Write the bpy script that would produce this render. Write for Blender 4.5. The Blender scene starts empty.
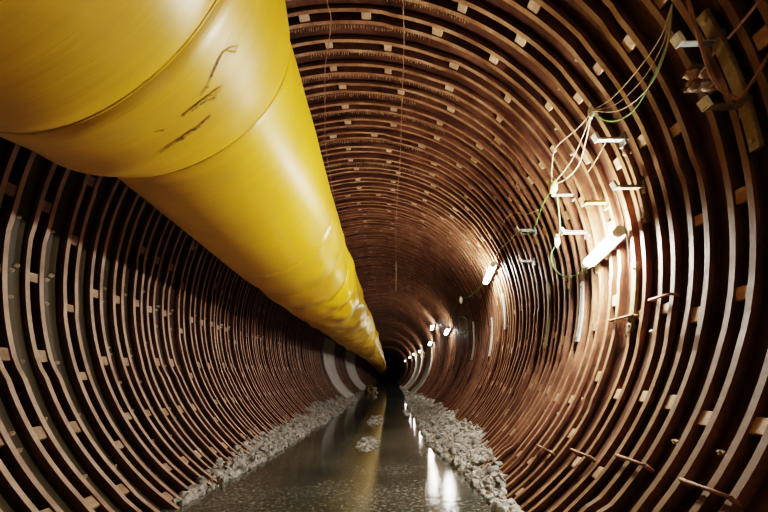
import bpy, bmesh, math, random
from mathutils import Vector, Matrix, noise
random.seed(11)
S = bpy.context.scene
COL = S.collection
PI = math.pi

# ------------------------------------------------------------------ dimensions (metres)
R = 2.4                      # inner radius of the ribs
CAMH = 0.455 * R             # camera above the wet floor
AX = -0.19 * R               # tunnel axis
AZ = CAMH + 0.385 * R
F = 363.0                    # focal length in pixels for the 768 px frame
PITCH, YAW, SH = 0.0907, 0.0193, 85.0
P = 0.1185 * R               # rib pitch
Y0 = 1.057 * R               # rib number 0
K0, K1 = -6, 172
KP = 36                      # ribs nearer than this carry separate parts
YEND = Y0 + P * K1
YBACK = -3.2

# ------------------------------------------------------------------ helpers
def link(o, parent=None):
    COL.objects.link(o)
    if parent: o.parent = parent
    return o

def obj(name, me, mat=None, parent=None, loc=None):
    if isinstance(me, bmesh.types.BMesh):
        bm = me; me = bpy.data.meshes.new(name)
        bmesh.ops.recalc_face_normals(bm, faces=bm.faces[:])
        bm.to_mesh(me); bm.free()
    if mat and not me.materials: me.materials.append(mat)
    o = bpy.data.objects.new(name, me)
    if loc: o.location = loc
    return link(o, parent)

def empty(name, loc=(0, 0, 0)):
    o = bpy.data.objects.new(name, None); o.location = loc
    o.empty_display_size = 0.1
    return link(o)

def tag(o, label, cat, group=None, kind=None):
    o['label'] = label; o['category'] = cat
    if group: o['group'] = group
    if kind: o['kind'] = kind
    return o

def smooth(o, on=True):
    for p in o.data.polygons: p.use_smooth = on
    return o

def add_box(bm, c, s, rot=None):
    m = Matrix.Translation(c)
    if rot is not None: m = m @ rot.to_4x4()
    r = bmesh.ops.create_cube(bm, size=1.0, matrix=m @ Matrix.Diagonal((s[0], s[1], s[2], 1)))
    return r['verts']

def add_tube(bm, pts, rad, n=8, cap=True):
    pts = [Vector(p) for p in pts]
    rads = rad if isinstance(rad, (list, tuple)) else [rad] * len(pts)
    rings = []
    t = (pts[1] - pts[0]).normalized()
    u = t.orthogonal().normalized()
    for i, p in enumerate(pts):
        a = pts[max(i - 1, 0)]; b = pts[min(i + 1, len(pts) - 1)]
        t = (b - a).normalized()
        u = (u - t * u.dot(t)); u = u.normalized() if u.length > 1e-6 else t.orthogonal().normalized()
        v = t.cross(u)
        rings.append([bm.verts.new(p + (u * math.cos(2 * PI * j / n) + v * math.sin(2 * PI * j / n)) * rads[i]) for j in range(n)])
    for r0, r1 in zip(rings, rings[1:]):
        for j in range(n):
            f = bm.faces.new((r0[j], r0[(j + 1) % n], r1[(j + 1) % n], r1[j])); f.smooth = True
    if cap:
        bm.faces.new(rings[0]); bm.faces.new(rings[-1])

def spline(pts, n=8):
    pts = [Vector(p) for p in pts]
    q = [2 * pts[0] - pts[1]] + pts + [2 * pts[-1] - pts[-2]]
    out = []
    for i in range(1, len(q) - 2):
        for j in range(n):
            t = j / n
            a, b, c, d = q[i - 1], q[i], q[i + 1], q[i + 2]
            out.append(0.5 * ((2 * b) + (c - a) * t + (2 * a - 5 * b + 4 * c - d) * t * t + (3 * b - a - 3 * c + d) * t ** 3))
    out.append(q[-2])
    return out

def surf(u, v, off=0.0):
    """where the tunnel's inner rib surface (moved in by off) is met along a sight line of the survey"""
    x = (u - 384) / F; y = -(v - 256 - SH) / F
    Y = math.cos(PITCH) - y * math.sin(PITCH); Z = math.sin(PITCH) + y * math.cos(PITCH)
    X = x * math.cos(YAW) - Y * math.sin(YAW); Y = x * math.sin(YAW) + Y * math.cos(YAW)
    a, b = X / Y, Z / Y
    cx, cz = AX, AZ - CAMH; rr = R - off
    A = a * a + b * b; B = -2 * (a * cx + b * cz); C = cx * cx + cz * cz - rr * rr
    d = (-B + math.sqrt(B * B - 4 * A * C)) / (2 * A)
    return Vector((a * d, d, b * d + CAMH))

def at_angle(th, y, r=R):
    return Vector((AX + r * math.cos(th), y, AZ + r * math.sin(th)))

# ------------------------------------------------------------------ materials
def mat(name):
    m = bpy.data.materials.new(name); m.use_nodes = True
    nt = m.node_tree; b = nt.nodes['Principled BSDF']
    return m, nt, b

def N(nt, t, **kw):
    n = nt.nodes.new(t)
    for k, v in kw.items():
        if k in n.inputs: n.inputs[k].default_value = v
        else: setattr(n, k, v)
    return n

def ramp(nt, stops, fac):
    n = nt.nodes.new('ShaderNodeValToRGB')
    e = n.color_ramp.elements
    while len(e) < len(stops): e.new(0.5)
    for el, (p, c) in zip(e, stops):
        el.position = p; el.color = (c[0], c[1], c[2], 1) if not isinstance(c, (int, float)) else (c, c, c, 1)
    nt.links.new(fac, n.inputs['Fac'])
    return n

def world_pos(nt, scale=(1, 1, 1)):
    g = nt.nodes.new('ShaderNodeNewGeometry')
    m = nt.nodes.new('ShaderNodeMapping'); m.inputs['Scale'].default_value = scale
    nt.links.new(g.outputs['Position'], m.inputs['Vector'])
    return m.outputs['Vector']

def mixc(nt, fac, a, b, blend='MIX'):
    n = nt.nodes.new('ShaderNodeMix'); n.data_type = 'RGBA'; n.blend_type = blend
    for s, i in ((fac, 0), (a, 6), (b, 7)):
        if hasattr(s, 'is_output'): nt.links.new(s, n.inputs[i])
        elif i == 0: n.inputs[0].default_value = s
        else: n.inputs[i].default_value = (*s, 1)
    return n.outputs[2]

def rust(name, dark, mid, light, rough=(0.42, 0.75), spec=0.5, bump=0.25, scale=3.0, left_light=None, moss=None):
    m, nt, b = mat(name)
    pos = world_pos(nt)
    n1 = N(nt, 'ShaderNodeTexNoise', Scale=scale, Detail=8.0, Roughness=0.65); nt.links.new(pos, n1.inputs['Vector'])
    n2 = N(nt, 'ShaderNodeTexNoise', Scale=scale * 9, Detail=5.0, Roughness=0.7); nt.links.new(pos, n2.inputs['Vector'])
    n3 = N(nt, 'ShaderNodeTexNoise', Scale=0.9, Detail=3.0); nt.links.new(pos, n3.inputs['Vector'])
    r1 = ramp(nt, [(0.30, dark), (0.5, mid), (0.72, light)], n1.outputs['Fac'])
    r2 = ramp(nt, [(0.30, 0.55), (0.6, 1.0)], n2.outputs['Fac'])
    c = mixc(nt, 0.8, r1.outputs['Color'], r2.outputs['Color'], 'MULTIPLY')
    if left_light:
        # lamplight on the left wall put into the colour: paler towards the left
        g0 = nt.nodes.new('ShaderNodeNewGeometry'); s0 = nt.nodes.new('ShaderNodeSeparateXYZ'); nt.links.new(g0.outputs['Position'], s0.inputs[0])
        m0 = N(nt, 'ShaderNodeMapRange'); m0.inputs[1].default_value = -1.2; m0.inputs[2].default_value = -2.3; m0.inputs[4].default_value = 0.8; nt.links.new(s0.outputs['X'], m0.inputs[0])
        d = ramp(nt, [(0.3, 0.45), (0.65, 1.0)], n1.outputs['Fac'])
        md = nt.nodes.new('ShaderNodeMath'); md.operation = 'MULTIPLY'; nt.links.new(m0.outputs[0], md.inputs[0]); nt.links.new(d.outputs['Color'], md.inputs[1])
        c = mixc(nt, md.outputs[0], c, left_light)
        # dimmer yellowish light painted into the near right-hand ribs
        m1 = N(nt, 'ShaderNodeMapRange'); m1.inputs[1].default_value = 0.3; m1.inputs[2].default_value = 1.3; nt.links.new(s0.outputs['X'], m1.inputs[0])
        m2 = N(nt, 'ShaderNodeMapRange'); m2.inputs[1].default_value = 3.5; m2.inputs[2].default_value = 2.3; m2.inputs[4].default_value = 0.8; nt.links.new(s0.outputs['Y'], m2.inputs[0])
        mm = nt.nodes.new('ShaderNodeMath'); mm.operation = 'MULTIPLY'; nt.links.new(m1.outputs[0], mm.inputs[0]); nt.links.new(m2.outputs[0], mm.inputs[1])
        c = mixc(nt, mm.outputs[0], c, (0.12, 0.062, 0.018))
    if moss:
        # olive damp growth low on the walls close to the entrance side
        g = nt.nodes.new('ShaderNodeNewGeometry'); sx = nt.nodes.new('ShaderNodeSeparateXYZ'); nt.links.new(g.outputs['Position'], sx.inputs[0])
        mr = N(nt, 'ShaderNodeMapRange'); mr.inputs[1].default_value = 6.5; mr.inputs[2].default_value = 2.2; nt.links.new(sx.outputs['Y'], mr.inputs[0])
        mx = N(nt, 'ShaderNodeMapRange'); mx.inputs[1].default_value = -0.8; mx.inputs[2].default_value = -1.8; nt.links.new(sx.outputs['X'], mx.inputs[0])
        ml = nt.nodes.new('ShaderNodeMath'); ml.operation = 'MULTIPLY'; nt.links.new(mr.outputs[0], ml.inputs[0]); nt.links.new(mx.outputs[0], ml.inputs[1])
        m2 = nt.nodes.new('ShaderNodeMath'); m2.operation = 'MULTIPLY'; nt.links.new(ml.outputs[0], m2.inputs[0]); m2.inputs[1].default_value = 0.75
        c = mixc(nt, m2.outputs[0], c, moss)
    nt.links.new(c, b.inputs['Base Color'])
    rr = ramp(nt, [(0.3, rough[0]), (0.7, rough[1])], n1.outputs['Fac']); nt.links.new(rr.outputs['Color'], b.inputs['Roughness'])
    b.inputs['Specular IOR Level'].default_value = spec
    bp = N(nt, 'ShaderNodeBump', Strength=bump, Distance=0.01); nt.links.new(n2.outputs['Fac'], bp.inputs['Height']); nt.links.new(bp.outputs[0], b.inputs['Normal'])
    return m

def plain(name, col, rough=0.5, metal=0.0, var=0.25, scale=12.0):
    m, nt, b = mat(name)
    pos = world_pos(nt)
    n1 = N(nt, 'ShaderNodeTexNoise', Scale=scale, Detail=5.0); nt.links.new(pos, n1.inputs['Vector'])
    r = ramp(nt, [(0.3, tuple(c * (1 - var) for c in col)), (0.7, tuple(min(1, c * (1 + var)) for c in col))], n1.outputs['Fac'])
    nt.links.new(r.outputs['Color'], b.inputs['Base Color'])
    b.inputs['Roughness'].default_value = rough; b.inputs['Metallic'].default_value = metal
    return m

def emit(name, col, strength):
    m, nt, b = mat(name)
    b.inputs['Emission Color'].default_value = (*col, 1); b.inputs['Emission Strength'].default_value = strength
    b.inputs['Base Color'].default_value = (0.9, 0.9, 0.9, 1)
    n = N(nt, 'ShaderNodeTexNoise', Scale=4.0)
    r = ramp(nt, [(0.0, 0.2), (1.0, 0.3)], n.outputs['Fac']); nt.links.new(r.outputs['Color'], b.inputs['Roughness'])
    return m

M = {}
M['shell'] = rust('rusty_lining_plate', (0.03, 0.012, 0.007), (0.085, 0.035, 0.019), (0.165, 0.072, 0.04), (0.38, 0.7), 0.5, 0.35, 2.2, moss=(0.08, 0.075, 0.04))
M['flange'] = rust('rusty_flange_steel', (0.11, 0.05, 0.025), (0.27, 0.14, 0.075), (0.48, 0.30, 0.17), (0.42, 0.72), 0.5, 0.25, 4.0, left_light=(0.64, 0.46, 0.36))
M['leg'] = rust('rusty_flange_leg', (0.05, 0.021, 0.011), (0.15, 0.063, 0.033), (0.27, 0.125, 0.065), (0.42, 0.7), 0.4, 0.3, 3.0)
M['block'] = rust('spacer_block_rust', (0.25, 0.15, 0.09), (0.42, 0.28, 0.18), (0.6, 0.45, 0.33), (0.5, 0.8), 0.4, 0.3, 6.0)
M['bolt'] = rust('bolt_rust', (0.2, 0.13, 0.09), (0.35, 0.25, 0.18), (0.5, 0.4, 0.3), (0.4, 0.7), 0.5, 0.2, 8.0)
M['olive'] = rust('olive_strap_steel', (0.12, 0.085, 0.03), (0.23, 0.17, 0.065), (0.34, 0.27, 0.13), (0.4, 0.7), 0.5, 0.2, 5.0)
M['pale'] = rust('pale_strap_steel', (0.32, 0.30, 0.27), (0.5, 0.48, 0.44), (0.66, 0.64, 0.6), (0.35, 0.6), 0.5, 0.15, 5.0)
M['sleeve'] = rust('dusty_grey_sleeve', (0.3, 0.28, 0.25), (0.48, 0.46, 0.42), (0.62, 0.6, 0.56), (0.45, 0.75), 0.4, 0.2, 2.0)
M['galv'] = plain('galvanised_bracket', (0.42, 0.42, 0.40), 0.45, 0.35, 0.3, 20)
M['tip'] = plain('pale_bracket_tip', (0.75, 0.70, 0.60), 0.6, 0.0, 0.15, 20)
M['cable'] = plain('beige_cable', (0.42, 0.36, 0.22), 0.55, 0.0, 0.2, 30)
M['green'] = plain('green_cable', (0.17, 0.30, 0.09), 0.5, 0.0, 0.2, 30)
M['rustcable'] = plain('rusty_wire', (0.26, 0.14, 0.08), 0.7, 0.0, 0.3, 30)
M['white'] = plain('white_plastic', (0.82, 0.80, 0.72), 0.45, 0.0, 0.08, 20)
M['yplastic'] = plain('yellowed_plastic', (0.72, 0.66, 0.30), 0.45, 0.0, 0.1, 20)
M['dark'] = plain('dark_steel', (0.03, 0.026, 0.022), 0.6, 0.2, 0.3, 10)
M['black'] = plain('unlit_tunnel_black', (0.004, 0.005, 0.009), 0.9, 0.0, 0.3, 2)
M['drip'] = plain('lime_drips', (0.36, 0.25, 0.15), 0.7, 0.0, 0.35, 40)
LAMP = 400.0
M['tube'] = emit('glowing_tube', (1.0, 0.965, 0.90), LAMP)
M['tube_second'] = emit('glowing_tube_second', (1.0, 0.965, 0.90), LAMP * 0.5)
M['tube_far'] = emit('glowing_tube_far', (1.0, 0.965, 0.90), LAMP * 0.16)

# wet muddy floor
def floor_mat():
    m, nt, b = mat('wet_mud_floor')
    pos = world_pos(nt)
    n1 = N(nt, 'ShaderNodeTexNoise', Scale=26.0, Detail=6.0, Roughness=0.7); nt.links.new(pos, n1.inputs['Vector'])
    n2 = N(nt, 'ShaderNodeTexNoise', Scale=1.1, Detail=4.0); nt.links.new(pos, n2.inputs['Vector'])
    n3 = N(nt, 'ShaderNodeTexNoise', Scale=75.0, Detail=4.0, Roughness=0.7); nt.links.new(pos, n3.inputs['Vector'])
    p2 = world_pos(nt, (2.2, 11.0, 1.0))
    n4 = N(nt, 'ShaderNodeTexNoise', Scale=1.0, Detail=4.0, Roughness=0.55); nt.links.new(p2, n4.inputs['Vector'])
    c1 = ramp(nt, [(0.3, (0.03, 0.033, 0.028)), (0.52, (0.11, 0.115, 0.10)), (0.72, (0.36, 0.36, 0.31))], n1.outputs['Fac'])
    c2 = ramp(nt, [(0.35, (0.6, 0.58, 0.5)), (0.65, (1.15, 1.1, 1.0))], n2.outputs['Fac'])
    c = mixc(nt, 1.0, c1.outputs['Color'], c2.outputs['Color'], 'MULTIPLY')
    nt.links.new(c, b.inputs['Base Color'])
    r = ramp(nt, [(0.38, 0.02), (0.66, 0.07)], n2.outputs['Fac']); nt.links.new(r.outputs['Color'], b.inputs['Roughness'])
    b.inputs['IOR'].default_value = 2.3
    # pebbly grain close to the entrance, calmer water farther in
    g = nt.nodes.new('ShaderNodeNewGeometry'); sx = nt.nodes.new('ShaderNodeSeparateXYZ'); nt.links.new(g.outputs['Position'], sx.inputs[0])
    mr = N(nt, 'ShaderNodeMapRange'); mr.inputs[1].default_value = 2.3; mr.inputs[2].default_value = 6.5; mr.inputs[3].default_value = 0.55; mr.inputs[4].default_value = 0.1
    nt.links.new(sx.outputs['Y'], mr.inputs[0])
    b1 = N(nt, 'ShaderNodeBump', Distance=0.0011); nt.links.new(mr.outputs[0], b1.inputs['Strength']); nt.links.new(n3.outputs['Fac'], b1.inputs['Height'])
    b2 = N(nt, 'ShaderNodeBump', Strength=0.35, Distance=0.004); nt.links.new(n4.outputs['Fac'], b2.inputs['Height']); nt.links.new(b1.outputs[0], b2.inputs['Normal'])
    nt.links.new(b2.outputs[0], b.inputs['Normal'])
    return m
M['floor'] = floor_mat()

def stone_mat():
    m, nt, b = mat('crushed_stone')
    pos = world_pos(nt)
    n1 = N(nt, 'ShaderNodeTexNoise', Scale=14.0, Detail=6.0, Roughness=0.7); nt.links.new(pos, n1.inputs['Vector'])
    v = N(nt, 'ShaderNodeTexVoronoi', Scale=16.0); nt.links.new(pos, v.inputs['Vector'])
    r = ramp(nt, [(0.3, (0.16, 0.145, 0.12)), (0.5, (0.36, 0.34, 0.30)), (0.7, (0.62, 0.60, 0.56))], n1.outputs['Fac'])
    bw = nt.nodes.new('ShaderNodeRGBToBW'); nt.links.new(v.outputs['Color'], bw.inputs[0])
    r2 = ramp(nt, [(0.2, 0.6), (0.8, 1.1)], bw.outputs[0])
    c = mixc(nt, 0.7, r.outputs['Color'], r2.outputs['Color'], 'MULTIPLY')
    nt.links.new(c, b.inputs['Base Color']); b.inputs['Roughness'].default_value = 0.65
    bp = N(nt, 'ShaderNodeBump', Strength=0.5, Distance=0.01); nt.links.new(n1.outputs['Fac'], bp.inputs['Height']); nt.links.new(bp.outputs[0], b.inputs['Normal'])
    return m
M['stone'] = stone_mat()

def duct_mat():
    m, nt, b = mat('yellow_duct_vinyl')
    g = nt.nodes.new('ShaderNodeNewGeometry')
    tc = nt.nodes.new('ShaderNodeUVMap')          # U around the duct 0..1, V metres along it
    def uvn(sc, det=4.0, rough=0.6, nscale=1.0):
        mp = nt.nodes.new('ShaderNodeMapping'); mp.inputs['Scale'].default_value = sc
        nt.links.new(tc.outputs[0], mp.inputs['Vector'])
        n = N(nt, 'ShaderNodeTexNoise', Scale=nscale, Detail=det, Roughness=rough); nt.links.new(mp.outputs[0], n.inputs['Vector'])
        return n.outputs['Fac']
    base = ramp(nt, [(0.3, (0.78, 0.42, 0.005)), (0.6, (0.88, 0.51, 0.008)), (0.8, (0.92, 0.57, 0.02))], uvn((5, 1.2, 1)))
    streak = ramp(nt, [(0.35, (0.82, 0.78, 0.7)), (0.6, (1, 1, 1))], uvn((3.0, 22.0, 1)))
    c = mixc(nt, 0.35, base.outputs['Color'], streak.outputs['Color'], 'MULTIPLY')
    grime = ramp(nt, [(0.56, 0.0), (0.78, 0.35)], uvn((9, 4, 1), 7.0, 0.75))
    c = mixc(nt, grime.outputs['Color'], c, (0.55, 0.42, 0.16))
    nt.links.new(c, b.inputs['Base Color'])
    rr = ramp(nt, [(0.3, 0.36), (0.7, 0.52)], uvn((6, 3, 1)))
    nt.links.new(rr.outputs['Color'], b.inputs['Roughness'])
    b.inputs['Specular IOR Level'].default_value = 1.0
    b.inputs['Coat Weight'].default_value = 0.6; b.inputs['Coat Roughness'].default_value = 0.36
    b1 = N(nt, 'ShaderNodeBump', Strength=0.18, Distance=0.02); nt.links.new(uvn((5, 16, 1), 3.0), b1.inputs['Height'])
    b2 = N(nt, 'ShaderNodeBump', Strength=0.25, Distance=0.05); nt.links.new(uvn((6, 2.0, 1), 2.0), b2.inputs['Height']); nt.links.new(b1.outputs[0], b2.inputs['Normal'])
    nt.links.new(b2.outputs[0], b.inputs['Normal'])
    return m
M['duct'] = duct_mat()
M['band'] = plain('duct_joint_band', (0.66, 0.40, 0.008), 0.4, 0.0, 0.2, 8)
def scuff_mat():
    m, nt, b = mat('black_scuff')
    pos = world_pos(nt)
    n1 = N(nt, 'ShaderNodeTexNoise', Scale=28.0, Detail=5.0, Roughness=0.8); nt.links.new(pos, n1.inputs['Vector'])
    r = ramp(nt, [(0.40, (0.07, 0.05, 0.02)), (0.60, (0.78, 0.48, 0.02))], n1.outputs['Fac'])
    nt.links.new(r.outputs['Color'], b.inputs['Base Color']); b.inputs['Roughness'].default_value = 0.7
    return m
M['scuff'] = scuff_mat()

# ------------------------------------------------------------------ the setting: lining plates, floor, dark far end
TH_LO, TH_HI = math.radians(-60), math.radians(240)
def shell_piece(name, t0, t1, n):
    bm = bmesh.new()
    prof = []
    k = K0 - 14
    prof.append((Y0 + (k - 0.5) * P, 1.022))
    while k <= K1:
        yc = Y0 + k * P
        prof += [(yc - 0.29 * P, 1.027), (yc - 0.15 * P, 1.027), (yc - 0.14 * P, 1.12), (yc + 0.14 * P, 1.12), (yc + 0.15 * P, 1.027), (yc + 0.29 * P, 1.027), (yc + 0.5 * P, 1.022)]
        k += 1
    cols = []
    for j in range(n + 1):
        th = t0 + (t1 - t0) * j / n
        cols.append([bm.verts.new(at_angle(th, y, r * R)) for (y, r) in prof])
    for a, b in zip(cols, cols[1:]):
        for i in range(len(prof) - 1):
            bm.faces.new((a[i], a[i + 1], b[i + 1], b[i]))
    o = obj(name, bm, M['shell']); o['kind'] = 'structure'
    return o
shell_piece('wall_right', TH_LO, math.radians(45), 34)
shell_piece('ceiling', math.radians(45), math.radians(135), 30)
shell_piece('wall_left', math.radians(135), TH_HI, 34)

HW = math.sqrt((1.12 * R) ** 2 - AZ ** 2) + 0.02
bm = bmesh.new()
ny = 120
rows = []
for i in range(ny + 1):
    y = YBACK + (YEND + 1.0 - YBACK) * i / ny
    rows.append([bm.verts.new((AX + HW * (2 * j / 8 - 1), y, 0.0)) for j in range(9)])
for a, b in zip(rows, rows[1:]):
    for j in range(8): bm.faces.new((a[j], a[j + 1], b[j + 1], b[j]))
fl = obj('floor', bm, M['floor']); fl['kind'] = 'structure'

bm = bmesh.new()
bmesh.ops.create_circle(bm, cap_ends=True, radius=R * 1.12, segments=64, matrix=Matrix.Translation((AX, YEND + 0.5, AZ)) @ Matrix.Rotation(PI / 2, 4, 'X'))  # black disc stands in for the darkness of the unlit tunnel beyond
o = obj('wall_end', bm, M['black']); o['kind'] = 'structure'

# ------------------------------------------------------------------ ribs
NSEG = 132
def ring_fn(seed):
    rnd = random.Random(seed)
    ns = 11
    off = rnd.random()
    dr = [rnd.uniform(-0.004, 0.004) * R for _ in range(ns + 2)]
    dy = [rnd.uniform(-0.035, 0.035) * P for _ in range(ns + 2)]
    ph = rnd.uniform(0, 6)
    def fn(t):                       # t 0..1 along the arc: radius shift, axial shift
        s = t * ns + off; i = int(s); f = s - i
        w = min(1.0, max(0.0, (f - 0.5) / 0.06 + 0.5))
        j = min(i + 1, ns + 1)
        return (dr[i] * (1 - w) + dr[j] * w + 0.004 * R * math.sin(3 * PI * t + ph), dy[i] * (1 - w) + dy[j] * w)
    return fn

def flange_bm(bm, side, fn, n=NSEG, web=True):
    """angle section bent to the tunnel radius: inner flange plus the leg going back into the lining"""
    w0, w1 = 0.14 * P, 0.265 * P
    tk = 0.012 * R
    leg = 0.006 * R
    if side < 0:
        prof = [(-w1, 0), (-w0, 0), (-w0, 0.105 * R), (-w0 - leg, 0.105 * R), (-w0 - leg, tk), (-w1, tk)]
    else:
        prof = [(w1, 0), (w1, tk), (w0 + leg, tk), (w0 + leg, 0.105 * R), (w0, 0.105 * R), (w0, 0)]
    if not web:
        prof = [(side * w0, 0), (side * w1, 0), (side * w1, tk), (side * w0, tk)]
    cols = []
    for i in range(n + 1):
        t = i / n; th = TH_LO + (TH_HI - TH_LO) * t
        dr, dy = fn(t)
        cols.append([bm.verts.new((( R + dr + r) * math.cos(th), y + dy, AZ + (R + dr + r) * math.sin(th))) for (y, r) in prof])
    m = len(prof)
    for a, b in zip(cols, cols[1:]):
        for j in range(m):
            f = bm.faces.new((a[j], a[(j + 1) % m], b[(j + 1) % m], b[j]))
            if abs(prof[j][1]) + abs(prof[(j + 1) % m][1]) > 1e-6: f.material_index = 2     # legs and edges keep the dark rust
    bm.faces.new(cols[0]); bm.faces.new(cols[-1])

def block_bm(bm, th, fn, ln, rec=0.004):
    t = (th - TH_LO) / (TH_HI - TH_LO)
    dr, dy = fn(t)
    rot = Matrix.Rotation(-th, 3, 'Y')
    r = R * (1 + rec) + dr + 0.009 * R
    add_box(bm, (r * math.cos(th), dy, AZ + r * math.sin(th)), (0.016 * R, 0.285 * P, ln), rot)

def block_angles(seed):
    rnd = random.Random(seed * 7 + 1)
    a = math.degrees(TH_LO) + 3 + rnd.uniform(0, 14)
    out = []
    while a < 238:
        if rnd.random() > 0.06: out.append(math.radians(a + rnd.uniform(-1.2, 1.2)))
        a += 15.0 + rnd.uniform(-0.8, 0.8)
    return out

def bolt_bm(bm, th, y):
    d = Vector((math.cos(th), 0, math.sin(th)))
    c = Vector((0, y, AZ)) + d * (R * 1.035)
    add_tube(bm, [c, c - d * 0.075], 0.008, 6)
    add_tube(bm, [c - d * 0.045, c - d * 0.062], 0.016, 6)

NV = 6
VAR = []
for s in range(NV):
    fn = ring_fn(s + 20)
    d = {'fn': fn}
    for side in (-1, 1):
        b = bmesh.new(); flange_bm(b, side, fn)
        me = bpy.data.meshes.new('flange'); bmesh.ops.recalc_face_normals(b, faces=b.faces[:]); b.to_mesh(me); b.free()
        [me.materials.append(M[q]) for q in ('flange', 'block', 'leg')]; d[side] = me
    d['blocks'] = []
    rnd = random.Random(s)
    for th in block_angles(s):
        b = bmesh.new(); block_bm(b, th, fn, rnd.uniform(0.028, 0.042) * R)
        bmesh.ops.bevel(b, geom=b.edges[:], offset=0.004, segments=1, affect='EDGES')
        me = bpy.data.meshes.new('spacer_block'); b.to_mesh(me); b.free(); me.materials.append(M['block']); d['blocks'].append(me)
    d['bolts'] = []
    for q in range(9):
        th = math.radians(rnd.choice([rnd.uniform(-50, 60), rnd.uniform(150, 230), rnd.uniform(160, 230)]))
        b = bmesh.new(); bolt_bm(b, th, (0.33 + 0.2 * rnd.random()) * P)
        me = bpy.data.meshes.new('bolt'); b.to_mesh(me); b.free(); me.materials.append(M['bolt']); d['bolts'].append(me)
    # distant version: one mesh
    b = bmesh.new(); flange_bm(b, -1, fn, 72, False); flange_bm(b, 1, fn, 72, False)
    me = bpy.data.meshes.new('steel_rib_far'); bmesh.ops.recalc_face_normals(b, faces=b.faces[:])
    nfl = len(b.faces)
    for th in block_angles(s): block_bm(b, th, fn, 0.03 * R)
    b.faces.ensure_lookup_table()
    for i, f in enumerate(b.faces):
        if i >= nfl: f.material_index = 1
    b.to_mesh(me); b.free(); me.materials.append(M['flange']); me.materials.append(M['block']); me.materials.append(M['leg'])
    d['far'] = me
    VAR.append(d)

WORDS = ['', 'first', 'second', 'third', 'fourth', 'fifth', 'sixth', 'seventh', 'eighth', 'ninth', 'tenth', 'eleventh', 'twelfth']
LAMPD = [1.386, 2.75, 5.1, 6.35, 7.3]
def rib_label(k):
    if k < 0:
        return {-1: 'rusty twin-flange steel rib just nearer than the one crossing the left edge of the photo',
                -2: 'rusty twin-flange steel rib two places nearer than the one crossing the left edge',
                -3: 'yellow-brown twin-flange steel rib close to the camera, second from the right edge of the photo',
                -4: 'nearest yellow-brown twin-flange steel rib cut by the right edge of the photo'}.get(k, 'rusty steel rib beside the camera, outside the edges of the photo')
    if k == 0: return 'rusty twin-flange steel rib whose pale far flange is outermost along the left edge'
    if k == 1: return 'rusty twin-flange steel rib second in from the left edge, two before the nearest tube lamp'
    if k == 2: return 'rusty twin-flange steel rib third in from the left edge, one before the nearest tube lamp'
    if k == 3: return 'brightly lit rusty steel rib directly behind the nearest glaring tube lamp'
    if k < 15: return 'rusty twin-flange steel rib, %s one beyond the nearest glaring tube lamp' % WORDS[k - 3]
    if k == 15: return 'brightly lit rusty steel rib directly behind the second glaring tube lamp'
    if k < 28: return 'close-set rusty steel rib, %s one beyond the second glaring tube lamp' % WORDS[k - 15]
    d = 1.057 + 0.1185 * k
    if d < 5.1: return 'close-set brown steel rib just before the third tube lamp, a thin line in perspective'
    if d < 7.4: return 'close-set brown steel rib between the third and fifth tube lamps'
    return 'thin distant steel rib in the far run of the tunnel towards the dark end'

for k in range(K0, K1 + 1):
    v = VAR[(k * 5 + (k * k) % 3) % NV]
    y = Y0 + k * P
    if k < KP:
        e = empty('steel_rib', (AX, y, 0))
        tag(e, rib_label(k), 'steel rib', 'twin-flange steel ribs lining the tunnel')
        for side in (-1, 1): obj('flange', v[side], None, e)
        for me in v['blocks']: obj('spacer_block', me, None, e)
        if k < 22:
            for me in v['bolts']: obj('bolt', me, None, e)
    else:
        o = obj('steel_rib', v['far'], None, None, (AX, y, 0))
        tag(o, rib_label(k), 'steel rib', 'twin-flange steel ribs lining the tunnel')

# lime drips hanging in comb-like rows from the crown flanges
ribs = {round((o.location.y - Y0) / P): o for o in COL.objects if o.name.startswith('steel_rib') and o.type == 'EMPTY'}
for k, t0, t1 in ((1, 62, 92), (2, 70, 108), (3, 66, 100), (4, 60, 110), (5, 72, 104), (6, 62, 112), (8, 60, 108), (10, 66, 110)):
    bm = bmesh.new(); rnd = random.Random(k)
    th = t0
    while th < t1:
        a = math.radians(th); d = Vector((math.cos(a), 0, math.sin(a)))
        c = Vector((0, 0.262 * P, AZ)) + d * (R + 0.004)
        L = rnd.uniform(0.012, 0.05)
        add_tube(bm, [c, c + Vector((0, 0.003, -L * 0.6)), c + Vector((0, 0.003, -L))], [0.006, 0.0045, 0.001], 5)
        th += rnd.uniform(0.45, 0.8)
    o = obj('mineral_drips', bm, M['drip'], ribs[k]); o['kind'] = 'stuff'

# ------------------------------------------------------------------ straps lying against the ribs
def strap(k, dyp, tc, half, mt, wid, label, rad=0.992, cat='steel strap', group='curved straps fixed over the ribs'):
    bm = bmesh.new(); y = Y0 + (k + dyp) * P
    c0 = at_angle(math.radians(tc), y, R)
    n = 20; cols = []
    for i in range(n + 1):
        th = math.radians(tc - half + 2 * half * i / n)
        cols.append([bm.verts.new(at_angle(th, y + a * wid, r * R) - c0) for a, r in ((-.5, rad), (.5, rad), (.5, rad + 0.011), (-.5, rad + 0.011))])
    for a, b in zip(cols, cols[1:]):
        for j in range(4): bm.faces.new((a[j], a[(j + 1) % 4], b[(j + 1) % 4], b[j]))
    bm.faces.new(cols[0]); bm.faces.new(cols[-1])
    e = empty('steel_strap', c0); tag(e, label, cat, group)
    obj('strap_plate', bm, mt, e)
    for s in (-1, 1):
        th = math.radians(tc + s * (half - 1.2)); d = Vector((math.cos(th), 0, math.sin(th)))
        b = bmesh.new(); p = at_angle(th, y, rad * R) - c0
        add_tube(b, [p + d * 0.05, p - d * 0.012], 0.013, 6); obj('bolt', b, M['bolt'], e)
    return e

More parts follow.
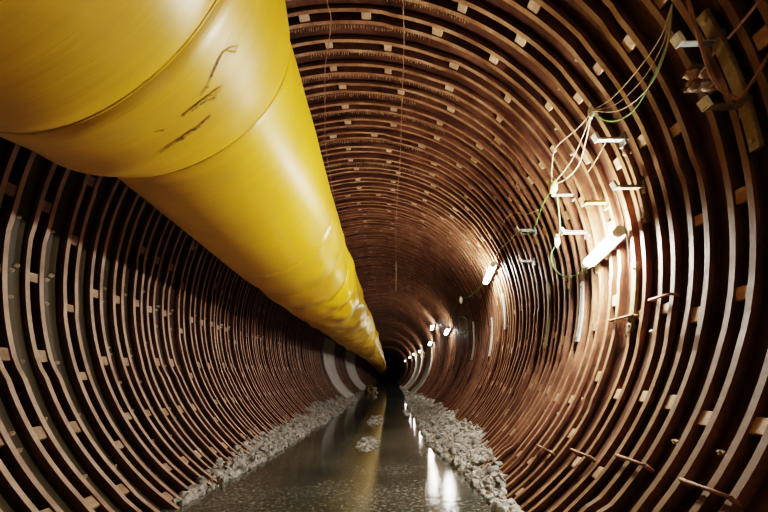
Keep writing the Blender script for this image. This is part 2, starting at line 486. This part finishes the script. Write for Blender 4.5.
def strap_px(u0, v0, u1, v1, mt, wid, label, **kw):
    a, b = surf(u0, v0), surf(u1, v1)
    ta = math.degrees(math.atan2(a.z - AZ, a.x - AX)); tb = math.degrees(math.atan2(b.z - AZ, b.x - AX))
    k = ((a.y + b.y) / 2 - Y0) / P
    return strap(k, 0, (ta + tb) / 2, abs(ta - tb) / 2, mt, wid, label, **kw)

strap_px(704, 12, 757, 150, M['olive'], 0.055, 'long olive steel strap over the ribs at the upper right corner')
strap_px(624, 148, 648, 222, M['flange'], 0.03, 'narrow rusty strap right of the cable brackets above the nearest tube lamp')
strap_px(636, 262, 630, 332, M['olive'], 0.05, 'olive strap on the rib right of the nearest tube lamp, lower end near a rod')
strap_px(583, 282, 578, 342, M['pale'], 0.06, 'bright pale grey strap hanging below the loop of green cable')
strap_px(547, 284, 546, 348, M['olive'], 0.05, 'tan strap left of the bright pale grey strap, below the cable loop')
strap_px(491, 318, 490, 356, M['pale'], 0.07, 'small pale strap on the ribs below the second tube lamp')
strap_px(473, 322, 472, 360, M['pale'], 0.09, 'pale strap left of the one below the second tube lamp')
strap_px(505, 292, 503, 330, M['pale'], 0.06, 'thin pale strap under the right end of the second tube lamp')

# rods laid across the ribs low on the right wall
def rod(u, v, label, ln=0.27, mt='rustcable'):
    c = surf(u, v, 0.012 * R)
    e = empty('tie_rod', c); tag(e, label, 'tie rod', 'rods laid across the ribs low on the right wall')
    th = math.atan2(c.z - AZ, c.x - AX)
    rad = Vector((math.cos(th), 0, math.sin(th)))
    b = bmesh.new(); add_tube(b, [(0, -ln / 2, 0), (0, ln / 2, 0)], 0.010, 8); obj('rod', b, M[mt], e)
    for s in (-1, 1):
        b = bmesh.new(); p = Vector((0, s * (ln / 2 - 0.01), 0))
        add_tube(b, [p, p + rad * 0.055], 0.013, 8); obj('hook_end', b, M[mt], e)
rod(543, 448, 'short rusty rod farthest along the low right row, above the rubble')
rod(580, 453, 'short rusty rod second from the rubble in the low right row')
rod(630, 460, 'short rusty rod third from the rubble in the low right row')
rod(704, 488, 'short rusty rod nearest the camera in the low right row', 0.27)
rod(621, 318, 'short rusty rod across the ribs right of the pale strap', 0.3)
rod(660, 297, 'short rusty rod on the dim ribs at mid height right of the olive strap', 0.22)

# ------------------------------------------------------------------ dusty grey sleeve rings farther in
def sleeve(y0, y1, r0, a0, a1, label):
    n = 40
    A0, A1 = math.radians(a0), math.radians(a1)
    base = Vector((AX, y0 * R, 0))
    def arc(prof):
        b = bmesh.new(); cols = []
        for i in range(n + 1):
            th = A0 + (A1 - A0) * i / n
            cols.append([b.verts.new((r * R * math.cos(th), (y - y0) * R, AZ + r * R * math.sin(th))) for y, r in prof])
        m = len(prof)
        for p, q in zip(cols, cols[1:]):
            for j in range(m): b.faces.new((p[j], p[(j + 1) % m], q[(j + 1) % m], q[j]))
        b.faces.new(cols[0]); b.faces.new(cols[-1]); return b
    e = empty('lining_panel', base); tag(e, label, 'lining panel', 'pale grey curved panels over the far ribs')
    obj('panel_plate', arc([(y0, r0), (y1, r0), (y1, r0 + .012), (y0, r0 + .012)]), M['sleeve'], e)
    yy = y0
    while yy <= y1 + 1e-4:
        obj('stiffener', arc([(yy, r0 - .014), (yy + .03, r0 - .014), (yy + .03, r0 + .002), (yy, r0 + .002)]), M['sleeve'], e)
        yy += (y1 - y0 - .03)
sleeve(6.2, 7.4, 0.98, 165, 236, 'pale grey curved panel over the far ribs on the left wall, nearer of two')
sleeve(9.2, 11.6, 0.98, 160, 236, 'pale grey curved panel on the left wall, farther of two, near the dark end')
sleeve(7.0, 7.9, 0.98, -52, 12, 'pale grey curved panel over the far ribs on the right wall, nearer of two')
sleeve(9.4, 11.6, 0.98, -54, 10, 'pale grey curved panel on the right wall, farther of two, near the dark end')

# ------------------------------------------------------------------ the yellow ventilation duct
TAB = [  # depth/R, upper edge angle, lower edge angle (from the vertical, seen from the camera line), distance
    (-1.3, 15.5, 60.0, 1.0), (0.25, 15.2, 60.0, 1.0), (0.55, 15.3, 59.6, 1.0), (0.78, 15.6, 58.2, 1.0), (0.97, 16.9, 54.3, 1.0),
    (1.3, 17.3, 55.2, 1.0), (1.8, 18.3, 56.8, 1.0), (2.4, 19.3, 57.6, 1.0), (4.0, 19.8, 58.2, 1.0), (7.0, 19.6, 58.6, .98),
    (10.0, 20.0, 59.0, .95), (14.0, 21.5, 62.0, .88), (18.0, 25.0, 71.0, .76), (22.5, 33.0, 88.0, .62)]
def duct_at(d):
    for a, b in zip(TAB, TAB[1:]):
        if d <= b[0]:
            t = (d - a[0]) / (b[0] - a[0]); t = t * t * (3 - 2 * t) if b[0] < 1.0 else t
            q = [a[i] + (b[i] - a[i]) * t for i in range(4)]; break
    else: q = list(TAB[-1])
    am = math.radians((q[1] + q[2]) / 2); hf = math.radians((q[2] - q[1]) / 2)
    D = q[3] * R
    return Vector((-math.sin(am) * D, d * R, CAMH + math.cos(am) * D)), math.sin(hf) * D

bounds = [-1.2, -0.7, -0.1, 0.625, 0.925, 1.75, 2.15]
d = 2.15
while d < 22.0:
    d += random.uniform(0.34, 0.55); bounds.append(d)
DUCT = empty('ventilation_duct', (-0.61 * R, 0.3 * R, CAMH + 0.79 * R - 0.36 * R))
tag(DUCT, 'long glossy yellow vinyl ventilation duct slung along the upper left of the tunnel', 'ventilation duct')
D0 = DUCT.location.copy()
NA = 96
def lean(d, ph):
    # the near joints lean: the side turned to the floor and the camera lies nearer than the top
    t = max(0.0, min(1.0, (d - 0.62) / 0.3))
    return -(0.085 + 0.01 * t) * R * math.cos(ph + math.radians(20 + 32 * t)) * max(0.0, min(1.0, (2.6 - d) / 0.8))
def duct_radius(d, phi, i, t, L):
    """bulge between the end rings plus crumple folds that get deeper farther in"""
    c, r = duct_at(d)
    k = 1.0
    if d > 1.9:
        amp = min(0.12, 0.03 + 0.05 * (d - 1.9))
        k += amp * (math.sin(PI * t) ** 0.7 - 0.75)
        k += 0.12 * min(1, (d - 1.9)) * noise.noise(Vector((math.cos(phi) * 1.6, math.sin(phi) * 1.6, d * 4.2)))
        k += 0.055 * min(1, (d - 1.9)) * noise.noise(Vector((math.cos(phi) * 3.2 + 9, math.sin(phi) * 3.2, d * 7.0)))
    else:
        e = min(t, 1 - t) * L * R
        k -= 0.022 * math.exp(-e / 0.02)
        k += 0.008 * noise.noise(Vector((math.cos(phi) * 1.5, math.sin(phi) * 1.5, d * 2.0)))
        k += 0.004 * math.sin(d * 23 + 3 * phi) * noise.noise(Vector((math.cos(phi), math.sin(phi), d * 3)))
    return c, r * k

for i, (a, b) in enumerate(zip(bounds, bounds[1:])):
    bm = bmesh.new(); uvl = bm.loops.layers.uv.new('UVMap')
    L = b - a
    n = max(8, int(L * R / 0.035)) if a < 6 else 8
    na = NA if a < 6 else 48
    rows = []
    for s in range(n + 1):
        t = s / n; dd = a + L * t
        row = []
        for j in range(na):
            ph = 2 * PI * j / na
            c, r = duct_radius(dd, ph, i, t, L)
            row.append(bm.verts.new(c + Vector((math.cos(ph) * r, lean(dd, ph), math.sin(ph) * r)) - D0))
        rows.append(row)
    for s in range(n):
        for j in range(na):
            j2 = (j + 1) % na
            f = bm.faces.new((rows[s][j], rows[s][j2], rows[s + 1][j2], rows[s + 1][j])); f.smooth = True
            for lp, (uu, vv) in zip(f.loops, ((j, s), (j + 1, s), (j + 1, s + 1), (j, s + 1))):
                lp[uvl].uv = (uu / na, (a + L * vv / n) * R)
    obj('duct_section', bm, M['duct'], DUCT)
    # joint band at the far end of each section
    bm = bmesh.new(); c, r = duct_at(b)
    kk = 0.982 if b < 2 else 0.965
    if b < 2: prof = [(-0.012, -0.010), (-0.005, 0.004), (0.005, 0.004), (0.012, -0.010)]
    else: prof = [(-0.03, -0.012), (-0.015, 0.004), (0.015, 0.004), (0.03, -0.012)]
    rows = []
    for (yy, dr) in prof:
        rows.append([bm.verts.new(c + Vector((math.cos(2 * PI * j / 64) * (r * kk + dr), yy + lean(b, 2 * PI * j / 64), math.sin(2 * PI * j / 64) * (r * kk + dr))) - D0) for j in range(64)])
    for r0, r1 in zip(rows, rows[1:]):
        for j in range(64):
            f = bm.faces.new((r0[j], r0[(j + 1) % 64], r1[(j + 1) % 64], r1[j])); f.smooth = True
    obj('joint_band', bm, M['band'], DUCT)

# black scuffs rubbed into the near sections
from mathutils.bvhtree import BVHTree
_v, _f = [], []
for o in [c for c in DUCT.children if c.name.startswith('duct_section')][:6]:
    k = len(_v); _v += [v.co + D0 for v in o.data.vertices]; _f += [[i + k for i in p.vertices] for p in o.data.polygons]
BVH = BVHTree.FromPolygons(_v, _f)
def duct_hit(u, v):
    x = (u - 384) / F; y = -(v - 256 - SH) / F
    Y = math.cos(PITCH) - y * math.sin(PITCH); Z = math.sin(PITCH) + y * math.cos(PITCH)
    X = x * math.cos(YAW) - Y * math.sin(YAW); Y = x * math.sin(YAW) + Y * math.cos(YAW)
    p, n, i, d = BVH.ray_cast(Vector((0, 0, CAMH)), Vector((X, Y, Z)).normalized())
    if p is None: return None
    if n.y > 0: n = -n
    c, r = duct_at(p.y / R); q = Vector((p.x - c.x, 0, p.z - c.z)).normalized()
    return p, q
def scuff(pts, w):
    bm = bmesh.new(); prev = None
    rnd = random.Random(len(pts) + int(pts[0][0]))
    dense = []
    for (a, b) in zip(pts, pts[1:]):
        for q in range(6): dense.append((a[0] + (b[0] - a[0]) * q / 6 + rnd.uniform(-.5, .5), a[1] + (b[1] - a[1]) * q / 6 + rnd.uniform(-.5, .5)))
    m = len(dense)
    for i, (u, v) in enumerate(dense):
        ww = w * (0.3 + 0.7 * math.sin(PI * (i + 0.5) / m)) * rnd.uniform(0.5, 1.2)
        h0, h1 = duct_hit(u, v - ww), duct_hit(u + ww * .6, v + ww)
        if not h0 or not h1: continue
        k = [bm.verts.new(h[0] + h[1] * 0.004 - D0) for h in (h0, h1)]
        if prev: bm.faces.new((prev[0], prev[1], k[1], k[0]))
        prev = k
    o = obj('scuff_mark', bm, M['scuff'], DUCT); o['label'] = 'dark scuff rubbed into the yellow vinyl'
scuff([(182, 116), (196, 106), (208, 96), (222, 84)], 2.0)
scuff([(199, 96), (207, 86), (216, 64), (222, 52), (236, 44)], 1.0)
scuff([(160, 152), (178, 140), (196, 128), (214, 112)], 1.4)
scuff([(200, 98), (212, 100), (224, 82)], 1.0)
scuff([(226, 50), (234, 52), (238, 42)], 1.1)
scuff([(140, 84), (148, 80)], 0.7)
scuff([(154, 132), (166, 129)], 0.7)

# hanger straps carrying the duct from the crown
for dd in (0.3, 1.35, 3.2, 5.0, 7.0, 9.0, 12.0):
    c, r = duct_at(dd)
    top = c + Vector((-0.25 * r, 0, 0.95 * r))
    v = Vector((top.x - AX, 0, top.z - AZ)); L = v.length
    up = Vector((AX, top.y, AZ)) + v * ((R * 1.04) / L)
    bm = bmesh.new(); add_tube(bm, [top - D0, up - D0], 0.012, 8); obj('hanger_strap', bm, M['dark'], DUCT)

# ------------------------------------------------------------------ lamps on the right wall
def tube_lamp(y, label, th=None, r=0.955, ln=0.5, tilt=0.0, loc=None, rad=0.03, mt='tube'):
    c = loc if loc is not None else at_angle(th, y, r * R)
    e = empty('tube_lamp', c); tag(e, label, 'tube lamp', 'tube lamps along the right wall')
    a = math.atan2(c.z - AZ, c.x - AX)
    out = Vector((math.cos(a), 0, math.sin(a)))
    dirv = Vector((-out.z * tilt, -1, out.x * tilt)).normalized()
    b = bmesh.new(); add_tube(b, [dirv * (-ln / 2), dirv * (ln / 2)], rad, 14); obj('glowing_tube', b, M[mt], e)
    for s in (-1, 1):
        b = bmesh.new(); add_tube(b, [dirv * (s * ln / 2), dirv * (s * (ln / 2 + 0.05))], rad * 1.12, 14); obj('end_cap', b, M['white'], e)
    b = bmesh.new(); q = dirv.to_track_quat('Y', 'Z').to_matrix()
    p0 = out * (rad + 0.012)
    x = out.cross(dirv)
    rot = Matrix((out, dirv, x)).transposed()
    add_box(b, p0, (0.02, ln + 0.06, 0.07), rot); obj('batten', b, M['galv'], e)
    b = bmesh.new(); add_tube(b, [out * (rad + 0.02), out * (R - (c - Vector((AX, c.y, AZ))).length + 0.02)], 0.014, 8); obj('mounting_stub', b, M['galv'], e)
    return e
lp = surf(602, 249, 0.05 * R)
tube_lamp(0, 'nearest and largest glaring white tube lamp, slanting beside the green cable loop', loc=lp, ln=0.45, tilt=0.22, rad=0.040)
lp2 = surf(489, 274, 0.05 * R)
tube_lamp(0, 'second glaring white tube lamp on the right wall, beyond the green cable loop', loc=lp2, ln=0.62, tilt=0.2, rad=0.04, mt='tube_second')
names = ['third white tube lamp, right one of the small glaring pair on the right wall',
         'fourth white tube lamp, left one of the small glaring pair on the right wall',
         'fifth white tube lamp, just below the left one of the small glaring pair']
for (u, v), nm in zip(((447, 331), (432, 327), (430, 343)), names):
    tube_lamp(0, nm, loc=surf(u, v, 0.06 * R), ln=0.62, tilt=0.15, rad=0.045, mt='tube_far')
far = [(420, 351), (414, 354), (410, 357), (405.5, 361)]
fn_ = ['sixth white tube lamp, first of the tiny far row on the right', 'seventh white tube lamp, second of the tiny far row on the right',
       'eighth white tube lamp, third of the tiny far row on the right', 'farthest white tube lamp of the tiny row, nearest the dark end']
for (u, v), nm in zip(far, fn_):
    tube_lamp(0, nm, loc=surf(u, v, 0.06 * R), ln=0.7, rad=0.05, mt='tube_far')

# ------------------------------------------------------------------ cable brackets
def bracket(u0, u1, v, label, tip=True, dark=False):
    """flat steel arm standing out of the wall horizontally; u1 is its root on the wall"""
    c = surf(u1, v)
    ln = (u1 - u0) / F * c.y
    e = empty('cable_bracket', c); tag(e, label, 'cable bracket', 'steel cable brackets on the upper right wall')
    b = bmesh.new()
    add_box(b, (-ln / 2 + 0.02, 0, 0), (ln + 0.04, 0.035, 0.008)); add_box(b, (-ln / 2 + 0.02, 0.016, 0.016), (ln + 0.04, 0.006, 0.035))
    obj('bracket_arm', b, M['olive'] if dark else M['galv'], e)
    if tip:
        b = bmesh.new(); add_box(b, (-ln, 0, 0.022), (0.022, 0.05, 0.06), Matrix.Rotation(-0.5, 3, 'Y')); obj('hook_tip', b, M['tip'], e)
    b = bmesh.new(); add_box(b, (0.01, 0, 0.0), (0.02, 0.07, 0.10)); obj('foot_plate', b, M['galv'] if not dark else M['olive'], e)
    return e
bracket(676, 717, 43, 'grey cable bracket with a pale hook tip, highest at the upper right')
bracket(704, 743, 107, 'olive cable bracket with a pale tip below the rusty insulator clamp', dark=True)
bracket(595, 622, 140, 'grey cable bracket just below the white tie where the cables gather')
bracket(614, 641, 188, 'olive cable bracket with a pale stub right of the sagging cables', tip=True, dark=True)
bracket(551, 573, 195, 'white-grey cable bracket under the yellowed cable junction', tip=False)
bracket(562, 586, 233, 'white-grey cable bracket left of the nearest tube lamp, holding the green cable')
bracket(517, 534, 231, 'small grey cable bracket on the dark ribs left of the yellowed cable junction')
bracket(520, 533, 262, 'small grey cable bracket left of the green cable loop')
bracket(585, 606, 203, 'short tan cable bracket on the bright ribs above the nearest tube lamp', tip=False, dark=True)

# rusty insulator clamp at the upper right
c = surf(690, 86, 0.05 * R)
e = empty('insulator_clamp', c); tag(e, 'rusty insulator clamp with two spools between the two highest cable brackets', 'insulator clamp')
for z in (0, .09):
    b = bmesh.new(); add_box(b, (0.06, 0, z), (0.14, 0.08, 0.02)); obj('clamp_plate', b, M['flange'], e)
for x in (0.02, 0.10):
    b = bmesh.new(); add_tube(b, [(x, 0, -.03), (x, 0, -.01), (x, 0, .02), (x, 0, .045), (x, 0, .07), (x, 0, .1), (x, 0, .12)], [.012, .03, .035, .018, .035, .03, .012], 12)
    obj('spool', b, M['block'], e)

# ------------------------------------------------------------------ cables
def cable(pts, rad, mt, label, group=None, n=10):
    c = Vector(pts[0])
    b = bmesh.new(); add_tube(b, [p - c for p in spline(pts, n)], rad, 7)
    o = obj('cable', b, M[mt], None, c); tag(o, label, 'cable', group)
    return o
def px(lst, off): return [surf(u, v, off * R) for u, v in lst]
cable(px([(672, 4), (660, 38), (636, 72), (612, 98), (592, 111)], .10), .004, 'cable', 'pale wire, straightest of the bundle running up from the white tie to the upper right')
cable(px([(672, 4), (663, 44), (642, 80), (616, 104), (592, 111)], .10), .004, 'cable', 'pale wire second from the top in the bundle above the white tie')
cable(px([(672, 4), (666, 50), (648, 88), (620, 110), (592, 111)], .10), .004, 'cable', 'pale wire third from the top in the bundle above the white tie')
cable(px([(672, 4), (668, 40), (652, 80), (632, 112), (610, 121), (592, 113)], .08), .006, 'green', 'dark green wire sagging lowest of the bundle above the white tie')
cable(px([(592, 112), (578, 128), (556, 148), (552, 168), (552, 182)], .09), .004, 'cable', 'pale wire, left one hanging from the white tie to the yellowed junction')
cable(px([(592, 112), (582, 138), (572, 160), (560, 176), (553, 184)], .09), .004, 'cable', 'pale wire, middle one hanging from the white tie to the yellowed junction')
cable(px([(592, 112), (586, 140), (578, 166), (564, 180), (554, 184)], .08), .006, 'cable', 'pale wire, right one sagging from the white tie to the yellowed junction')
cable(px([(553, 190), (546, 198), (540, 212), (535, 226), (528, 234), (518, 231)], .07), .006, 'green', 'green cable running down left from the yellowed junction to a small bracket')
cable(px([(518, 231), (510, 240), (498, 252), (491, 268)], .07), .006, 'green', 'green cable running from the small bracket down to the second tube lamp')
cable(px([(538, 210), (527, 214), (514, 213), (505, 220), (499, 236)], .06), .005, 'cable', 'thin pale wire branching left of the green cable on the dark ribs')
cable(px([(557, 194), (559, 214), (560, 230), (557, 240)], .08), .006, 'green', 'green cable hanging straight from the yellowed junction to the white connector')
cable(px([(556, 244), (551, 256), (555, 269), (564, 276), (576, 275), (586, 268), (592, 262)], .08), .0075, 'green', 'bright green cable loop between the white connector and the nearest tube lamp')
cable(px([(610, 182), (617, 196), (623, 216), (627, 240), (630, 262)], .04), .005, 'cable', 'pale wire hanging down right of the nearest tube lamp')
cable(px([(606, 142), (596, 160), (588, 172)], .03), .004, 'rustcable', 'short thin wire slanting below the bracket under the white tie')
cable(px([(688, 0), (712, 76), (736, 98), (752, 82), (768, 56), (790, 20)], .06), .009, 'rustcable', 'thick rusty cable sagging across the upper right corner')
cable(px([(728, 38), (742, 22), (760, 0)], .03), .008, 'rustcable', 'rusty rod-like cable slanting across the ribs at the top right')
cable(px([(470, 297), (478, 290), (484, 282)], .06), .008, 'green', 'short dark cable between the second lamp and the junction left of it')
cable(px([(459, 322), (458, 318), (463, 317), (467, 321), (466, 331), (461, 333), (459, 326), (459, 322)], .08), .010, 'green', 'small green cable coil hanging above the third tube lamp')
cable(px([(484, 282), (470, 296), (459, 300), (453, 312), (447, 328)], .06), .008, 'green', 'dark cable running from the second tube lamp on to the third')
# wires strung loosely under the crown
def crown(lst, off): return [surf(u, v, off * R) for u, v in lst]
cable(crown([(404, -30), (403, 0), (404, 45), (402, 100), (400, 160), (397, 200), (396, 240), (396, 264)], .03), .0045, 'rustcable', 'thin wire strung along under the crown right of the duct')
cable(crown([(396, 262), (396, 276), (396, 291)], .04), .010, 'yplastic' if False else 'cable', 'short tan strip hanging under the crown at the end of the right-hand wire')
cable(crown([(330, -30), (327, 0), (331, 18), (329, 40), (325, 70), (325, 110), (326, 150), (333, 190), (336, 215)], .03), .0045, 'rustcable', 'thin wire strung under the crown close beside the duct')

# white tie, yellowed junction, white connectors
def lump(name, u, v, off, r, mt, label, cat, stretch=(1, 1, 1.6)):
    c = surf(u, v, off * R); e = empty(name, c); tag(e, label, cat)
    b = bmesh.new(); add_tube(b, [(0, 0, r * 1.8), (0, 0, r * 1.3), (0, 0, r * .4), (0, 0, -r * .8), (0, 0, -r * 1.5), (0, 0, -r * 1.9)],
                              [r * .35, r * .8, r, r * .95, r * .7, r * .35], 12)
    obj('housing', b, M[mt], e)
    b = bmesh.new(); add_tube(b, [(0, 0, -r * 1.8), (0, 0, -r * 2.4)], r * .3, 8); obj('cable_gland', b, M['white'], e)
    b = bmesh.new(); add_tube(b, [(0, 0, r * 1.7), (0, 0, r * 2.3)], r * .3, 8); obj('cable_gland', b, M['white'], e)
lump('cable_tie', 591, 112, .10, .022, 'white', 'white tie gathering the pale wires on the upper right wall', 'cable tie')
lump('junction_box', 553, 186, .085, .042, 'yplastic', 'yellowed junction where the pale and green cables meet', 'junction box')
lump('cable_connector', 557, 241, .08, .03, 'white', 'white connector at the top of the green cable loop', 'cable connector')
lump('cable_connector', 461, 300, .08, .04, 'white', 'small white connector up left of the small green coil', 'cable connector')

# ------------------------------------------------------------------ rubble along both edges of the floor
_t = bmesh.new(); bmesh.ops.create_icosphere(_t, subdivisions=1, radius=1.0); _t.verts.ensure_lookup_table()
ICO_V = [v.co.copy() for v in _t.verts]; ICO_F = [[v.index for v in f.verts] for f in _t.faces]; _t.free()
def stone(bm, c, s, rnd):
    q = Matrix.Rotation(rnd.uniform(0, 6), 3, Vector((rnd.uniform(-1, 1), rnd.uniform(-1, 1), rnd.uniform(-1, 1.1))).normalized())
    sc = Matrix.Diagonal((s * rnd.uniform(.7, 1.3), s * rnd.uniform(.7, 1.3), s * rnd.uniform(.5, .95)))
    q = q @ sc
    vs = [bm.verts.new(q @ (p * rnd.uniform(.72, 1.18)) + c) for p in ICO_V]
    for f in ICO_F: bm.faces.new([vs[i] for i in f])

def wall_x(side, z, r=1.03):
    return AX + side * math.sqrt(max(0, (r * R) ** 2 - (AZ - z) ** 2))

def heap(side, prof, count, label, seed):
    """prof: (depth/R, width, height) of the bank against the ribs"""
    rnd = random.Random(seed)
    def at(y):
        for a, b in zip(prof, prof[1:]):
            if a[0] * R <= y <= b[0] * R:
                t = (y / R - a[0]) / (b[0] - a[0]); return a[1] + (b[1] - a[1]) * t, a[2] + (b[2] - a[2]) * t
        return prof[-1][1], prof[-1][2]
    def surfz(y, s):            # s 0 at the water edge .. 1 at the wall
        w, h = at(y)
        nz = noise.noise(Vector((y * 1.7, s * 2, seed))) * 0.7 + noise.noise(Vector((y * 5, s * 4, seed + 3))) * 0.35
        z = h * (s ** 1.15) * (1 + nz) - 0.02 * (1 - s)
        xw = wall_x(side, max(z, 0), 1.014)
        xe = wall_x(side, 0, 1.0) - side * w * (1 + 0.45 * noise.noise(Vector((y * 1.3, 5, seed))))
        return Vector((xe + (xw - xe) * s, y, z))
    bm = bmesh.new(); y0, y1 = prof[0][0] * R, prof[-1][0] * R
    n = int((y1 - y0) / 0.12); rows = []
    c0 = Vector((wall_x(side, 0) - side * .2, (y0 + min(y1, y0 + 6)) / 2, 0))
    for i in range(n + 1):
        y = y0 + (y1 - y0) * i / n
        rows.append([bm.verts.new(surfz(y, j / 8) - c0) for j in range(9)])
    for a, b in zip(rows, rows[1:]):
        for j in range(8): bm.faces.new((a[j], a[j + 1], b[j + 1], b[j]))
    for q in range(count):
        y = y0 + (y1 - y0) * rnd.random() ** 1.9
        w, h = at(y)
        if rnd.random() > min(1.0, h / 0.12 + 0.15): continue
        s = rnd.uniform(-0.08, 1.0) if rnd.random() < .93 else rnd.uniform(-0.6, 0)
        p = surfz(y, max(0, s))
        if s < 0: p.x -= side * -s * -0.5; p.z = 0.0; p.x = p.x - side * (-s) * 0.4
        sz = 0.009 + 0.055 * rnd.random() ** 4
        stone(bm, p + Vector((0, 0, sz * .35)) - c0, sz, rnd)
    o = obj('rubble', bm, M['stone'], None, c0)
    tag(o, label, 'rubble', None, 'stuff')
heap(-1, [(1.3, .02, .01), (1.6, .08, .06), (1.9, .14, .13), (2.6, .20, .17), (4.0, .34, .26), (5.6, .34, .22), (7.5, .2, .08), (14, .1, .03)], 4200,
     'pale grey crushed rubble banked along the foot of the left wall', 3)
heap(1, [(1.1, .01, .01), (1.35, .01, .07), (1.65, .04, .15), (2.2, .22, .30), (3.0, .26, .30), (4.2, .24, .30), (5.8, .25, .28), (8.0, .12, .08), (14, .08, .03)], 4600,
     'pale grey crushed rubble banked along the foot of the right wall', 8)

# low gravel bars breaking the water down the middle
def bar(u, v, w, l, n, label, seed):
    rnd = random.Random(seed)
    d = CAMH * F / (v - 374); x = (u - 391) / F * d
    bm = bmesh.new()
    ring = []
    vs = bmesh.ops.create_grid(bm, x_segments=14, y_segments=24, size=1.0)['verts']
    for vv in vs:
        r = min(1, vv.co.length / 1.0)
        h = 0.02 * (1 - r * r) + 0.045 * noise.noise(Vector((vv.co.x * 2.2, vv.co.y * 3, seed))) - 0.012
        vv.co = Vector((vv.co.x * w, vv.co.y * l, h))
    for q in range(n):
        a = rnd.uniform(0, 6.28); rr = rnd.random() ** .6 * 1.05
        stone(bm, Vector((math.cos(a) * w * rr * 1.1, math.sin(a) * l * rr * 1.1, 0.01 * (1 - rr))), 0.006 + .018 * rnd.random() ** 2, rnd)
    o = obj('gravel_bar', bm, M['stone'], None, (x, d, 0)); tag(o, label, 'gravel', None, 'stuff')
bar(368, 442, .16, .55, 260, 'nearer low bar of grey gravel breaking the shallow water in mid floor', 1)
bar(376, 419, .17, 1.1, 300, 'farther low bar of grey gravel in the shallow water beside the yellow reflection', 2)
bar(410, 412, .2, 1.0, 200, 'low bar of grey gravel in the water close to the right bank', 4)

# muck heap on the floor at the far end
rnd = random.Random(5)
def muck(u, d, w, h, n, mt, label, seed):
    x = (u - 391) / F * d * R
    bm = bmesh.new(); r2 = random.Random(seed)
    for vv in bmesh.ops.create_uvsphere(bm, u_segments=20, v_segments=10, radius=1.0)['verts']:
        k = 1 + 0.4 * noise.noise(vv.co * 2 + Vector((seed, 0, 0)))
        vv.co = Vector((vv.co.x * w * k, vv.co.y * w * 1.6 * k, max(-0.02, vv.co.z * h * k)))
    for q in range(n):
        a = r2.uniform(0, 6.28); rr = r2.random()
        stone(bm, Vector((math.cos(a) * w * rr, math.sin(a) * w * 1.6 * rr, h * (1 - rr) + .02)), r2.uniform(.03, .09), r2)
    o = obj('muck_heap', bm, mt, None, (x, d * R, 0)); tag(o, label, 'muck heap', None, 'stuff')
muck(371, 9.0, .42, .38, 60, M['olive'], 'heap of ochre muck on the far floor below the end of the duct', 2)
muck(419, 7.2, .32, .22, 50, M['shell'], 'dark heap of debris at the foot of the right wall before the pale grey panels', 6)

# ------------------------------------------------------------------ light
w = bpy.data.worlds.new('tunnel_gloom'); S.world = w; w.use_nodes = True
w.node_tree.nodes['Background'].inputs['Color'].default_value = (0.9, 0.75, 0.55, 1)
w.node_tree.nodes['Background'].inputs['Strength'].default_value = 0.35
def point(loc, power, col, size=0.3):
    l = bpy.data.lights.new('work_light', 'POINT'); l.energy = power; l.color = col; l.shadow_soft_size = size
    o = bpy.data.objects.new('work_light', l); o.location = loc; COL.objects.link(o); return o
point(at_angle(math.radians(25), -1.9, 0.86 * R), 16, (1.0, 0.74, 0.38))       # the next lamp along, behind the camera

# ------------------------------------------------------------------ camera
cd = bpy.data.cameras.new('camera'); cam = bpy.data.objects.new('camera', cd); COL.objects.link(cam)
cam.location = (0, 0, CAMH)
cam.rotation_euler = (PI / 2 + PITCH, 0, YAW)
cd.sensor_width = 36; cd.sensor_fit = 'HORIZONTAL'; cd.lens = F / 768 * 36
cd.shift_y = SH / 768
cd.clip_start = 0.02; cd.clip_end = 200
S.camera = cam
S.view_settings.view_transform = 'Filmic'
S.view_settings.look = 'High Contrast'
S.view_settings.exposure = 0.95
